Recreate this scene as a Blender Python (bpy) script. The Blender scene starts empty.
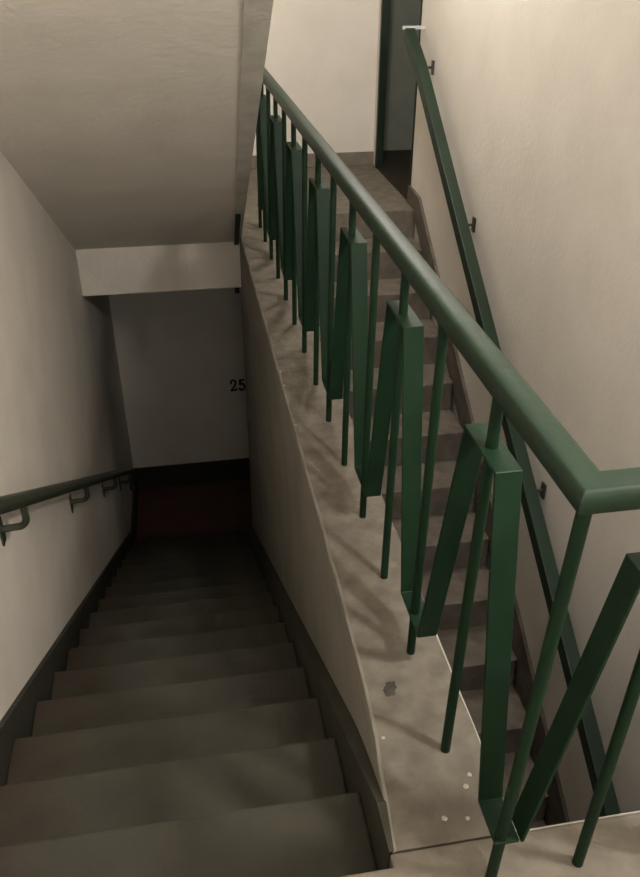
import bpy, bmesh, math, random
from mathutils import Vector, Matrix

# ------------------------------------------------------------------ camera, world, light, exposure
S = 1.55                      # every coordinate below is in eye heights; S metres each
scn = bpy.context.scene
col = scn.collection
cd = bpy.data.cameras.new('camera')
cam = bpy.data.objects.new('camera', cd); col.objects.link(cam)
R = Matrix(((0.985, 0.086, -0.146), (-0.170, 0.524, -0.835), (0.005, 0.847, 0.531)))
fz = Vector((-0.146, -0.835, 0.531)).normalized()
VU = Vector((313-320, 438.5-1710, -797)); VF = Vector((158-320, 438.5+61, -797))
up = -VU.normalized(); fw = (VF - up*VF.dot(up)).normalized(); rt = fw.cross(up)
rot = Matrix((rt, fw, up))
cam.matrix_world = Matrix.Translation((0, 0, S)) @ rot.to_4x4()
cd.sensor_fit = 'VERTICAL'; cd.sensor_height = 24; cd.lens = 797/877*24
cd.clip_start = .02
scn.camera = cam

w = bpy.data.worlds.new('world'); scn.world = w; w.use_nodes = True
w.node_tree.nodes['Background'].inputs[0].default_value = (.9, .85, .75, 1)
w.node_tree.nodes['Background'].inputs[1].default_value = .02

def lamp(name, loc, power, radius, colr):
    l = bpy.data.lights.new(name, 'POINT'); l.energy = power; l.shadow_soft_size = radius; l.color = colr
    o = bpy.data.objects.new(name, l); col.objects.link(o); o.location = Vector(loc)*S
    return o
lamp('stairwell_lamp', (.69, .38, 1.28), 66, .06, (1, .965, .92))
lamp('upper_landing_lamp', (.62, 2.7, 1.60), 50, .12, (1, .955, .90))
al = bpy.data.lights.new('ambient_fill', 'AREA'); al.shape = 'RECTANGLE'; al.size = 1.4; al.size_y = 1.1; al.energy = 15; al.color = (1, .955, .90)  # soft fill added behind the viewer to lift the ambient light; no window there
ao = bpy.data.objects.new('ambient_fill', al); col.objects.link(ao); ao.location = Vector((.3, -.90, 1.05))*S
ao.rotation_euler = (math.radians(98), 0, 0)
scn.view_settings.view_transform = 'Standard'; scn.view_settings.look = 'None'
scn.view_settings.gamma = 1; scn.view_settings.use_curve_mapping = False
scn.view_settings.exposure = 0.9

# ------------------------------------------------------------------ materials
def mat(name, c1, c2=None, scale=6, rough=.8, bump=.15, bscale=60, stain=None, sscale=2.2, smin=.55, smax=.75, spec=.3):
    m = bpy.data.materials.new(name); m.use_nodes = True
    nt = m.node_tree; N = nt.nodes; L = nt.links
    b = N['Principled BSDF']; b.inputs['Roughness'].default_value = rough
    b.inputs['Specular IOR Level'].default_value = spec
    tc = N.new('ShaderNodeTexCoord')
    n = N.new('ShaderNodeTexNoise'); n.inputs['Scale'].default_value = scale; n.inputs['Detail'].default_value = 8
    L.new(tc.outputs['Object'], n.inputs['Vector'])
    r = N.new('ShaderNodeValToRGB'); r.color_ramp.elements[0].position = .35; r.color_ramp.elements[1].position = .65
    r.color_ramp.elements[0].color = (*c1, 1); r.color_ramp.elements[1].color = (*(c2 or c1), 1)
    L.new(n.outputs['Fac'], r.inputs['Fac']); out = r.outputs['Color']
    if stain:
        n2 = N.new('ShaderNodeTexNoise'); n2.inputs['Scale'].default_value = sscale; n2.inputs['Detail'].default_value = 6
        L.new(tc.outputs['Object'], n2.inputs['Vector'])
        r2 = N.new('ShaderNodeValToRGB'); r2.color_ramp.elements[0].position = smin; r2.color_ramp.elements[1].position = smax
        L.new(n2.outputs['Fac'], r2.inputs['Fac'])
        mx = N.new('ShaderNodeMixRGB'); L.new(r2.outputs['Color'], mx.inputs['Fac']); L.new(out, mx.inputs['Color1'])
        mx.inputs['Color2'].default_value = (*stain, 1); out = mx.outputs['Color']
    L.new(out, b.inputs['Base Color'])
    nb = N.new('ShaderNodeTexNoise'); nb.inputs['Scale'].default_value = bscale; nb.inputs['Detail'].default_value = 5
    L.new(tc.outputs['Object'], nb.inputs['Vector'])
    bp = N.new('ShaderNodeBump'); bp.inputs['Strength'].default_value = bump; bp.inputs['Distance'].default_value = .01
    L.new(nb.outputs['Fac'], bp.inputs['Height']); L.new(bp.outputs['Normal'], b.inputs['Normal'])
    return m
M = dict(
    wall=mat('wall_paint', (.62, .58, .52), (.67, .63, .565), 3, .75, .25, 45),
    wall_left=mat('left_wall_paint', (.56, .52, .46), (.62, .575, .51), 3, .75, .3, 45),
    soffit=mat('soffit_paint', (.60, .56, .49), (.66, .615, .545), 3, .8, .3, 30),
    band=mat('bare_plaster', (.36, .34, .295), (.44, .415, .36), 12, .85, .3, 60),
    ledge=mat('ledge_concrete', (.098, .086, .068), (.145, .127, .102), 16, .85, .35, 70, (.085, .075, .06), 3.3, .58, .72),
    divider=mat('divider_plaster', (.20, .185, .155), (.25, .23, .195), 4, .8, .3, 50),
    landing=mat('landing_concrete', (.115, .10, .078), (.16, .14, .112), 13, .85, .35, 70, (.14, .12, .10), 3.0, .58, .72),
    tread=mat('worn_grey_concrete', (.095, .08, .065), (.145, .12, .098), 9, .85, .3, 70, (.065, .05, .042), 4, .55, .7),
    dark_step=mat('dark_step_paint', (.034, .032, .023), (.044, .041, .030), 7, .75, .25, 60, (.038, .025, .018), 1.5, .52, .66),
    skirt_dark=mat('dark_skirting_paint', (.024, .024, .018), (.034, .033, .025), 7, .6, .2, 60),
    skirt_grey=mat('grey_skirting', (.15, .13, .105), (.20, .17, .14), 9, .85, .3, 60),
    red_floor=mat('red_brown_floor', (.078, .039, .027), (.098, .050, .035), 6, .7, .2, 60),
    green=mat('green_enamel', (.0048, .0165, .0075), (.0065, .0215, .0098), 9, .5, .06, 40, spec=.16),
    green_wood=mat('green_painted_rail', (.0058, .0165, .0078), (.0078, .022, .0105), 9, .5, .1, 40, spec=.30),
    dark_metal=mat('dark_green_black_pipe', (.022, .027, .018), (.035, .042, .028), 9, .4, .08, 40, spec=.5),
    door=mat('grey_green_door', (.22, .23, .19), (.26, .27, .225), 5, .6, .1, 40),
    door_low=mat('dark_brown_floor', (.018, .012, .008), (.028, .019, .013), 6, .6, .1, 40),
    frame=mat('dark_green_frame', (.006, .014, .008), (.009, .019, .011), 6, .5, .1, 40),
    ink=mat('black_paint', (.010, .012, .009), (.014, .016, .012), 6, .6, .05, 40),
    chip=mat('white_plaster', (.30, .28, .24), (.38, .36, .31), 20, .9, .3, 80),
    dirt=mat('dark_dirt', (.035, .03, .025), (.06, .052, .042), 20, .95, .4, 80),
    clip=mat('pale_metal', (.38, .38, .36), (.45, .45, .42), 20, .5, .05, 60),
)

# ------------------------------------------------------------------ mesh helpers
class MB:
    def __init__(s): s.b = bmesh.new()
    def poly(s, pts, faces, mi=0):
        v = [s.b.verts.new(Vector(p)*S) for p in pts]
        for f in faces:
            try:
                q = s.b.faces.new([v[i] for i in f]); q.material_index = mi
            except ValueError: pass
    def box(s, x0, x1, y0, y1, z0, z1, mi=0):
        p = [(x, y, z) for x in (x0, x1) for y in (y0, y1) for z in (z0, z1)]
        s.poly(p, [(0,1,3,2), (4,6,7,5), (0,4,5,1), (2,3,7,6), (0,2,6,4), (1,5,7,3)], mi)
    def prism(s, prof, axis, a, b, mi=0):          # prof: 2d polygon in the other two axes, extruded from a to b
        def P(u, v, t): return (t, u, v) if axis == 'x' else ((u, t, v) if axis == 'y' else (u, v, t))
        n = len(prof); p = [P(u, v, a) for u, v in prof] + [P(u, v, b) for u, v in prof]
        s.poly(p, [tuple(range(n)), tuple(range(2*n-1, n-1, -1))] + [(i, (i+1) % n, n+(i+1) % n, n+i) for i in range(n)], mi)
    def sweep(s, path, prof, upv=(0, 0, 1), mi=0):  # prof points (side, up); mitred at bends
        P = [Vector(p) for p in path]; n = len(prof); rings = []
        for i, p in enumerate(P):
            d0 = (P[i]-P[i-1]).normalized() if i else (P[1]-P[0]).normalized()
            d1 = (P[i+1]-P[i]).normalized() if i < len(P)-1 else d0
            t = (d0+d1).normalized(); side = t.cross(Vector(upv)).normalized(); u = side.cross(t)
            if i and i < len(P)-1:
                bend = (d1-d0)
                k = 1/max(.35, t.dot(d0))
                bd = bend.normalized() if bend.length > 1e-5 else None
            else: bd = None; k = 1
            ring = []
            for a, c in prof:
                o = side*a + u*c
                if bd is not None: o = o + bd*(o.dot(bd)*(k-1))
                ring.append(s.b.verts.new((p+o)*S))
            rings.append(ring)
        fs = []
        for r0, r1 in zip(rings, rings[1:]):
            for i in range(n): fs.append(s.b.faces.new((r0[i], r0[(i+1) % n], r1[(i+1) % n], r1[i])))
        fs.append(s.b.faces.new(rings[0][::-1])); fs.append(s.b.faces.new(rings[-1]))
        for f in fs: f.material_index = mi
    def tube(s, path, r, n=14, upv=(0, 0, 1)):
        s.sweep(path, [(r*math.cos(2*math.pi*i/n), r*math.sin(2*math.pi*i/n)) for i in range(n)], upv)
    def build(s, name, mats, parent=None, smooth=False, bevel=0, seg=2, origin=None):
        bmesh.ops.recalc_face_normals(s.b, faces=s.b.faces[:])
        o_ = Vector(origin)*S if origin else Vector((0, 0, 0))
        if origin: bmesh.ops.translate(s.b, verts=s.b.verts[:], vec=-o_)
        if smooth:
            for f in s.b.faces: f.smooth = True
        me = bpy.data.meshes.new(name); s.b.to_mesh(me); s.b.free()
        for m in (mats if isinstance(mats, (list, tuple)) else [mats]): me.materials.append(m)
        o = bpy.data.objects.new(name, me); col.objects.link(o)
        if parent: o.parent = parent; o.location = o_ - world_loc(parent)
        else: o.location = o_
        if smooth:
            e = o.modifiers.new('edges', 'EDGE_SPLIT'); e.split_angle = math.radians(50)
        if bevel:
            b = o.modifiers.new('bevel', 'BEVEL'); b.width = bevel*S; b.segments = seg; b.limit_method = 'ANGLE'
            b.angle_limit = math.radians(40); b.harden_normals = False
        return o
def world_loc(o):
    v = o.location.copy()
    while o.parent: o = o.parent; v += o.location
    return v
def empty(name, loc):
    o = bpy.data.objects.new(name, None); col.objects.link(o); o.location = Vector(loc)*S
    o.empty_display_size = .1; return o
def tag(o, label, cat, group=None):
    o['label'] = label; o['category'] = cat
    if group: o['group'] = group
    return o
def struct(o, label=None, cat=None):
    o['kind'] = 'structure'
    if label: o['label'] = label
    if cat: o['category'] = cat
    return o

# ------------------------------------------------------------------ the setting
XL, XA, XB, XR = -.43, .22, .368, 1.01        # left wall, ledge sides, right wall
YN, YD, YBk = .545, 3.36, 4.20                # near nosing, far landing nosing, back wall
ZC = -1.92                                    # lower landing level
YB0 = -.95; TOP = 1.80
T = .1
a = MB(); a.box(XL-T, XL, YB0-T, YBk+T, ZC-.15, TOP+.1)
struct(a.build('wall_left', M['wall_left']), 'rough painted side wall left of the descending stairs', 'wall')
# right wall with the doorway cut out
DY0, DY1, DZT = 3.47, 4.12, 1.36
a = MB()
TR = .026
a.box(XR, XR+TR, YB0-T, DY0, ZC-.15, TOP+.1); a.box(XR, XR+TR, DY1, YBk+T, ZC-.15, TOP+.1)
a.box(XR, XR+TR, DY0, DY1, DZT, TOP+.1); a.box(XR, XR+TR, DY0, DY1, ZC-.15, -.01)
struct(a.build('wall_right', M['wall']), 'pale painted wall right of the stairs, carrying the flat handrail', 'wall')
a = MB(); a.box(XL, XR, YBk, YBk+T, ZC-.15, TOP+.1)
struct(a.build('wall_back', M['wall']), 'far wall behind both landings', 'wall')
a = MB(); a.box(XL, XR, YB0-T, YB0, ZC-.15, TOP+.1)
struct(a.build('wall_front', M['wall']), 'wall behind the viewer on the near landing', 'wall')
# near landing (two slab parts in one mesh) and floors
a = MB(); a.prism([(XL, YB0), (XR, YB0), (XR, .5625), (XA-.027, .5625), (XA-.027, YN), (XL, YN)], 'z', -.16, 0)
struct(a.build('floor', M['landing'], bevel=.003), 'near landing floor at the foot of the railing', 'floor')
a = MB(); a.prism([(XL, 3.264), (XB, 3.264), (XB, YD), (XR, YD), (XR, YBk), (XL, YBk)], 'z', -.20, 0)
struct(a.build('floor', M['landing'], bevel=.004), 'upper far landing floor by the doorway', 'floor')
a = MB(); a.box(XL, XR, 3.52, YBk, ZC-.12, ZC)
a.box(XB, XR, YB0, 3.52, ZC-.12, ZC)
struct(a.build('floor', M['red_floor']), 'dark red-brown lower landing floor', 'floor')
# ledge wall between the flights, slightly rough top edges
def ledge():
    a = MB(); rnd = random.Random(4); n = 46
    def ring(y, j):
        xa = XA - .024*max(0, min(1, (.92-y)/.36))**1.6
        jl = (rnd.random()-.5)*.003*j; jr = (rnd.random()-.5)*.003*j
        return [(xa, y, ZC), (xa, y, -.02), (xa+.0015+jl, y, -.004), (xa+.006+jl, y, 0), (XB-.004+jr, y, 0), (XB+jr*.5, y, -.005), (XB, y, -.02), (XB, y, ZC)]
    rs = []
    for i in range(n+1):
        y = .5645 + (3.256-.5645)*i/n
        rs.append([a.b.verts.new(Vector(p)*S) for p in ring(y, 1 if 0 < i < n else 0)])
    for r0, r1 in zip(rs, rs[1:]):
        for k in range(8): a.b.faces.new((r0[k], r0[(k+1) % 8], r1[(k+1) % 8], r1[k]))
    a.b.faces.new(rs[0]); a.b.faces.new(rs[-1][::-1])
    return a
lm = ledge()
bmesh.ops.recalc_face_normals(lm.b, faces=lm.b.faces[:])
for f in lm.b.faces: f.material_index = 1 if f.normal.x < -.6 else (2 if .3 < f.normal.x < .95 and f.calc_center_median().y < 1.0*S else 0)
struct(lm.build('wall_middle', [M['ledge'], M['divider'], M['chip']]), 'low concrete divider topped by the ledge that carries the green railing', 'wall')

# ceiling: flat part and sloping underside of the flight above
def sof(y): return .554 - .58*(y-2.153)
a = MB()
ys = [3.20, 2.6, 2.0, 1.53, .9, .4, 0.0]
def xr(y): return min(.222, .18+(y-1.53)*.0252)
n = len(ys); pts = []
for y in ys: pts += [(XL, y, sof(y)), (xr(y), y, sof(y)), (XL, y, sof(y)+.17), (xr(y), y, sof(y)+.17)]
fs = []
for i in range(n-1):
    k = 4*i; fs += [(k, k+1, k+5, k+4), (k+2, k+6, k+7, k+3), (k+1, k+3, k+7, k+5), (k, k+4, k+6, k+2)]
fs += [(0, 2, 3, 1), (4*n-4, 4*n-3, 4*n-1, 4*n-2)]
a.poly(pts, fs)
struct(a.build('ceiling', M['soffit']), 'pale sloping underside of the flight above, over the descending stairs', 'ceiling')
a = MB(); a.box(XL-T, XR+T, YB0-T, YBk+T, TOP, TOP+.1)
struct(a.build('ceiling', M['soffit']), 'flat ceiling above the landings', 'ceiling')
# steps of the flight above are out of view; bare plaster band along its open edge
a = MB(); pts = []
ys = [3.20, 2.6, 2.0, 1.53, .9, .4, 0.0]
for y in ys:
    xb = xr(y)+.004; xa = xb-.026-(3.2-y)*.0145
    pts += [(xa, y, sof(y)-.004), (xb, y, sof(y)-.004), (xa, y, sof(y)+.01), (xb, y, sof(y)+.175)]
a.poly(pts, [f for f in fs])
struct(a.build('trim_1', M['band']), 'grey plaster band along the open edge of the sloping ceiling', 'trim')
# beam under the far landing
a = MB(); a.box(XL, XA+.004, 3.19, 3.262, -.245, -.002)
struct(a.build('trim_2', M['soffit'], bevel=.004), 'pale beam across the stairwell above the lower landing', 'trim')

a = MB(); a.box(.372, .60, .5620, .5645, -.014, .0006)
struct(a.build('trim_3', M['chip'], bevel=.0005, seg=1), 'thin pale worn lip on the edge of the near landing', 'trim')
# skirtings
a = MB(); t = .012
def lk(y): return .380-.600*y
a.prism([(.60, lk(.60)), (3.55, lk(3.55)), (3.55, lk(3.55)-.16), (.60, lk(.6)-.16)], 'x', XL, XL+t)
a.prism([(3.55, ZC), (3.55, ZC+.15), (YBk, ZC+.15), (YBk, ZC)], 'x', XL, XL+t)
struct(a.build('baseboard_left', M['skirt_dark']), 'dark painted skirting along the left wall', 'baseboard')
a = MB(); a.prism([(.566, -.0025), (.637, -.0025), (3.25, lk(3.25)), (3.25, lk(3.25)-.16), (.566, -.2)], 'x', XA-.0265, XA-.0005)
struct(a.build('baseboard_middle', M['dark_step']), 'dark painted skirting along the divider wall', 'baseboard')
a = MB(); a.box(XL+t, XR, YBk-.012, YBk, ZC, ZC+.15)
struct(a.build('baseboard_back', M['skirt_dark']), 'dark painted skirting of the lower landing', 'baseboard')
a = MB(); a.box(XL, XR, YBk-.012, YBk, 0, .065)
struct(a.build('baseboard_back', M['skirt_grey'], bevel=.003), 'grey skirting of the upper far landing', 'baseboard')
a = MB()
def rk(y): return .673*y-2.155
a.prism([(.70, rk(.7)), (3.30, rk(3.30)), (3.40, .075), (DY0, .075), (DY0, -.02), (3.36, -.02), (.70, rk(.7)-.22)], 'x', XR-.012, XR)
struct(a.build('baseboard_right', M['tread']), 'grey skirting stepping up along the right wall', 'baseboard')

# doorway in the right wall
d = empty('door_1', (XR, (DY0+DY1)/2, 0)); struct(d, 'dark doorway with green frame in the right wall at the upper landing', 'door')
a = MB(); a.box(XR-.006, XR+TR+.004, DY1-.012, DY1+.012, 0, DZT); a.box(XR-.006, XR+TR+.004, DY0-.005, DY0+.006, 0, DZT)
a.box(XR-.006, XR+TR+.004, DY0, DY1, DZT-.015, DZT+.01)
a.build('door_frame', M['frame'], d)
a = MB(); a.box(XR+.0, 2.0, 3.3, 4.50, -.03, -.001); a.build('threshold', M['door_low'], d)
a = MB(); a.box(XR+TR, 2.0, 4.50, 4.56, 0, 1.5); a.box(1.96, 2.0, 3.3, 4.50, 0, 1.5); a.box(XR+TR, 2.0, 3.28, 3.32, 0, 1.5)
a.box(XR+TR, 2.0, 3.3, 4.5, 1.45, 1.5)
a.build('lobby_wall', M['door'], d)

# ------------------------------------------------------------------ the two flights
going, rise = .187, ZC/-17
st = empty('staircase', (-.1, YN, 0))
tag(st, 'dark worn stair flight descending left of the ledge to the lower landing', 'stairs')
rnd = random.Random(7)
for k in range(1, 17):
    y0 = YN+going*(k-1); y1 = YN+going*k; z = -rise*k
    a = MB(); a.box(XL+.0125, XA-.0270, y0+.0008, y1-.0002 if k < 16 else y1, z-rise*1.6, z)
    a.build('step', M['dark_step'], st, bevel=.005, seg=2, origin=(-.1, y0, z))
g2, r2 = .178, .12
sr = empty('staircase', (.7, .69, ZC))
tag(sr, 'narrow grey stair flight climbing between the green railing and the right wall', 'stairs')
for k in range(1, 16):
    y1 = YD-g2*(k-1); y0 = YD-g2*k; z = -r2*k
    a = MB(); a.box(XB+.0005, XR-.0125, y0, y1-.0008, max(z-r2*1.6, ZC), z)
    a.build('step', M['tread'], sr, bevel=.004, seg=2, origin=(.7, y0, z))

# ------------------------------------------------------------------ green railing on the ledge
rl = empty('stair_railing', (.31, YN, 0))
tag(rl, 'green metal railing with round handrail and zigzag infill standing on the ledge', 'railing')
BX = .309
prof = []
for i in range(20):
    t_ = 2*math.pi*i/20; c, s_ = math.cos(t_), math.sin(t_)
    e = .72
    prof.append((.0172*abs(c)**e*(1 if c >= 0 else -1), .0158*abs(s_)**e*(1 if s_ >= 0 else -1)))
a = MB(); a.sweep([(.316, 3.40, .606), (.321, .502, .602), (XR, .502, .600)], prof)
a.build('handrail', M['green_wood'], rl, smooth=True)
BY = [.511, .701, .891, 1.077, 1.262, 1.455, 1.65, 1.84, 2.037, 2.235, 2.43, 2.63, 2.83, 3.03, 3.21]
CX = [.427, .55, .67, .79, .91]
def bal(x, y, xt=None, yt=None):
    a = MB(); a.tube([(x, y, -.004), (x if xt is None else xt, y if yt is None else yt, .600)], .0070, 12, (0, 1, 0))
    a.build('baluster', M['green'], rl, smooth=True, origin=(x, y, 0))
for i, y in enumerate(BY): bal(BX+.0015, y, .315 if i > 1 else (.317 if i else .321), y if i else .503)
for x in CX: bal(x, .511, x, .504)
# folded flat bar: long run along the ledge
zt, zb = .522, .088
path = [(.545, zb)]; hl = .049
for i, y in enumerate(BY):
    if i == 0: path.append((y+hl, zb)); path[0] = (y-.009, zb); continue
    if i == len(BY)-1: path += [(y-hl, zb if i % 2 == 0 else zt), (y+.02, zb if i % 2 == 0 else zt)]; break
    z = zt if i % 2 else zb
    path += [(y-hl, z), (y+hl, z)]
th = .0022
def strip(path, to3, a0, a1):
    a = MB(); P = [Vector((p[0], p[1])) for p in path]; off = []
    for i, p in enumerate(P):
        d0 = (P[i]-P[i-1]).normalized() if i else (P[1]-P[0]).normalized()
        d1 = (P[i+1]-P[i]).normalized() if i < len(P)-1 else d0
        n0 = Vector((-d0.y, d0.x)); n1 = Vector((-d1.y, d1.x)); m = (n0+n1).normalized()
        off.append(m*(th/max(.4, m.dot(n0))))
    rings = []
    for p, o in zip(P, off):
        rings.append([a.b.verts.new(Vector(to3(q.x, q.y, t))*S) for q, t in ((p+o, a0), (p+o, a1), (p-o, a1), (p-o, a0))])
    for r0, r1 in zip(rings, rings[1:]):
        for k in range(4): a.b.faces.new((r0[k], r0[(k+1) % 4], r1[(k+1) % 4], r1[k]))
    a.b.faces.new(rings[0]); a.b.faces.new(rings[-1][::-1])
    return a
strip(path, lambda u, v, t: (t, u, v), .3015, .3325).build('zigzag_bar', M['green'], rl, bevel=.0008, seg=1)
path = [(.3355, zb)]; hc = .036
for i, x in enumerate(CX):
    z = zt-.024 if i % 2 == 0 else zb
    path += [(x-hc+.004, z), (x+hc, z)]
path += [(1.0, zb)]
strip(path, lambda u, v, t: (u, t, v), .5000, .5330).build('zigzag_bar', M['green'], rl, bevel=.0008, seg=1)

# ------------------------------------------------------------------ flat handrail on the right wall
wr = empty('wall_handrail', (XR, 2.2, 0))
tag(wr, 'flat green handrail running up the right wall beside the narrow flight', 'handrail')
def rz(y): return .69*y-1.635
a = MB()
hw = .024; tt = .020
prof = [(-tt, -hw), (tt, -hw), (tt, hw), (-tt, hw)]
XRr = .946
a.sweep([(XRr, .62, rz(.62)), (XRr, 3.21, rz(3.21)), (XRr, 3.41, .685)], prof)
a.build('rail', M['green_wood'], wr, bevel=.003, seg=2)
for y in (.95, 1.82, 2.64, 3.26):
    z = rz(y)
    b = MB(); b.tube([(XRr+.005, y, z-.01), (XRr+.03, y+.0, z-.035), (XR-.004, y, z-.035)], .005, 8, (0, 1, 0))
    b.box(XR-.006, XR, y-.012, y+.012, z-.06, z-.01)
    b.build('bracket', M['dark_metal'], wr)
b = MB(); b.box(XRr-.028, XR-.001, 3.400, 3.412, .700, .712)
o = b.build('end_clip', M['clip'], wr); o['label'] = 'pale metal clip at the top end'

# ------------------------------------------------------------------ pipe handrail on the left wall
wl = empty('wall_handrail', (XL, 2.2, 0))
tag(wl, 'thin dark pipe handrail on hooked brackets descending the left wall', 'handrail')
PX = XL+.056
def lz(y): return .106-.639*(y-1.272)
a = MB(); a.tube([(PX, .62, lz(.62)), (PX, 3.50, lz(3.50)), (PX-.004, 3.56, lz(3.56)-.01), (PX-.012, 3.60, lz(3.6)-.05), (PX-.014, 3.60, lz(3.6)-.12)], .0165, 14)
a.build('rail', M['dark_metal'], wl, smooth=True)
for y in (.75, 1.40, 2.15, 2.85, 3.42):
    z = lz(y); pts = [(PX, y, z-.008)]
    for i in range(7):
        t_ = math.pi/2*i/6
        pts.append((PX-.018+.018*math.cos(t_), y, z-.045-.022*math.sin(t_)))
    pts.append((XL+.002, y, z-.070))
    b = MB(); b.tube(pts, .0078, 10, (0, 1, 0)); b.box(XL, XL+.004, y-.013, y+.013, z-.105, z-.045)
    b.build('bracket', M['dark_metal'], wl, smooth=True)

# ------------------------------------------------------------------ small things
# stencilled number on the far wall of the lower landing
num = empty('painted_number', (.225, YBk, -1.24))
def glyph(strokes, x, z, w_, h_):
    a = MB()
    for pts, th_ in strokes:
        for (x0, z0), (x1, z1) in zip(pts, pts[1:]):
            p0 = Vector((x+x0*w_, z+z0*h_)); p1 = Vector((x+x1*w_, z+z1*h_)); d_ = (p1-p0).normalized()
            n_ = Vector((-d_.y, d_.x))*th_*.5*w_; e_ = d_*th_*.3*w_
            q = [p0-e_+n_, p1+e_+n_, p1+e_-n_, p0-e_-n_]
            a.poly([(v.x, YBk-.0015, v.y) for v in q]+[(v.x, YBk+.0003, v.y) for v in q], [(0,1,2,3), (7,6,5,4), (0,4,5,1), (1,5,6,2), (2,6,7,3), (3,7,4,0)])
    return a
TH = .34
TWO = [([(.05,.68),(.10,.86),(.30,.98),(.60,.98),(.85,.85),(.88,.66),(.70,.46),(.35,.22),(.08,.04)], TH), ([(.05,.05),(.92,.05),(.95,.20)], TH)]
FIVE = [([(.85,.95),(.20,.95),(.16,.55)], TH), ([(.16,.55),(.45,.64),(.78,.55),(.90,.32),(.75,.10),(.45,.02),(.15,.06),(.05,.20)], TH)]
glyph(TWO, .196, -1.284, .034, .072).build('digit', M['ink'], num)
glyph(FIVE, .246, -1.284, .036, .072).build('digit', M['ink'], num)
tag(num, 'black stencilled number 25 low on the far wall beside the divider', 'sign')

a = MB(); pts = []
for y in (2.78, 3.185):
    xb = xr(y)+.004; xa = xb-.026-(3.2-y)*.0145
    pts += [(xa-.001, y, sof(y)-.016), (xa+.018, y, sof(y)-.016), (xa-.001, y, sof(y)-.004), (xa+.018, y, sof(y)-.004)]
a.poly(pts, [(0, 1, 5, 4), (2, 6, 7, 3), (1, 3, 7, 5), (0, 4, 6, 2), (0, 2, 3, 1), (4, 5, 7, 6)])
tag(a.build('metal_strip', M['green'], bevel=.001), 'short green metal strip at the lower end of the plaster band, above the pale beam', 'strip')
a = MB(); a.box(.196, .216, 3.262, 3.285, -.30, -.245)
tag(a.build('metal_bracket', M['frame'], bevel=.002), 'small green bracket under the right end of the pale beam', 'bracket')

chips = [((.321,.638), .0050, 'white plaster crumb on the ledge, farther of the pair beside the corner post', ),
         ((.332,.655), .0045, 'small white plaster crumb touching the ledge near the stair side'),
         ((.277,.597), .0048, 'white plaster crumb near the seam, left of the folded bar'),
         ((.308,.592), .0040, 'tiny white plaster crumb between the seam and the folded bar foot'),
         ((.2265,1.925), .0050, 'white plaster fleck on the left ledge edge, level with the number 25'),
         ((.2265,1.845), .0042, 'pale plaster fleck just below the one level with the number 25'),
         ((.2270,1.64), .0036, 'small pale plaster fleck halfway along the left ledge edge'),
         ((.2260,.735), .0036, 'tiny pale plaster fleck on the left ledge edge nearest the viewer'),
         ((.343,1.03), .0065, 'white plaster chip on the stair-side edge beyond the second bar foot')]
for i, ((x, y), r_, lab) in enumerate(chips):
    rr = random.Random(20+i); a = MB()
    bmesh.ops.create_icosphere(a.b, subdivisions=2, radius=1)
    for v in a.b.verts:
        k = .75+.5*rr.random(); v.co = Vector((v.co.x*r_*k*.75, v.co.y*r_*k*.75, v.co.z*r_*.35*k+r_*.25))*S
    o = a.build('plaster_chip', M['chip']); o.location = Vector((x, y, 0))*S
    tag(o, lab, 'plaster chip', 'white plaster crumbs on the ledge')
rr = random.Random(3); a = MB()
bmesh.ops.create_icosphere(a.b, subdivisions=3, radius=1)
for v in a.b.verts:
    k = .6+.7*rr.random(); v.co = Vector((v.co.x*.010*k+.004*v.co.y, v.co.y*.013*k, max(v.co.z, -.2)*.0022*k+.0006))*S
o = a.build('dirt_clump', M['dirt']); o.location = Vector((.258, .822, 0))*S
tag(o, 'dark clump of dirt lying on the ledge beside the third baluster', 'dirt')
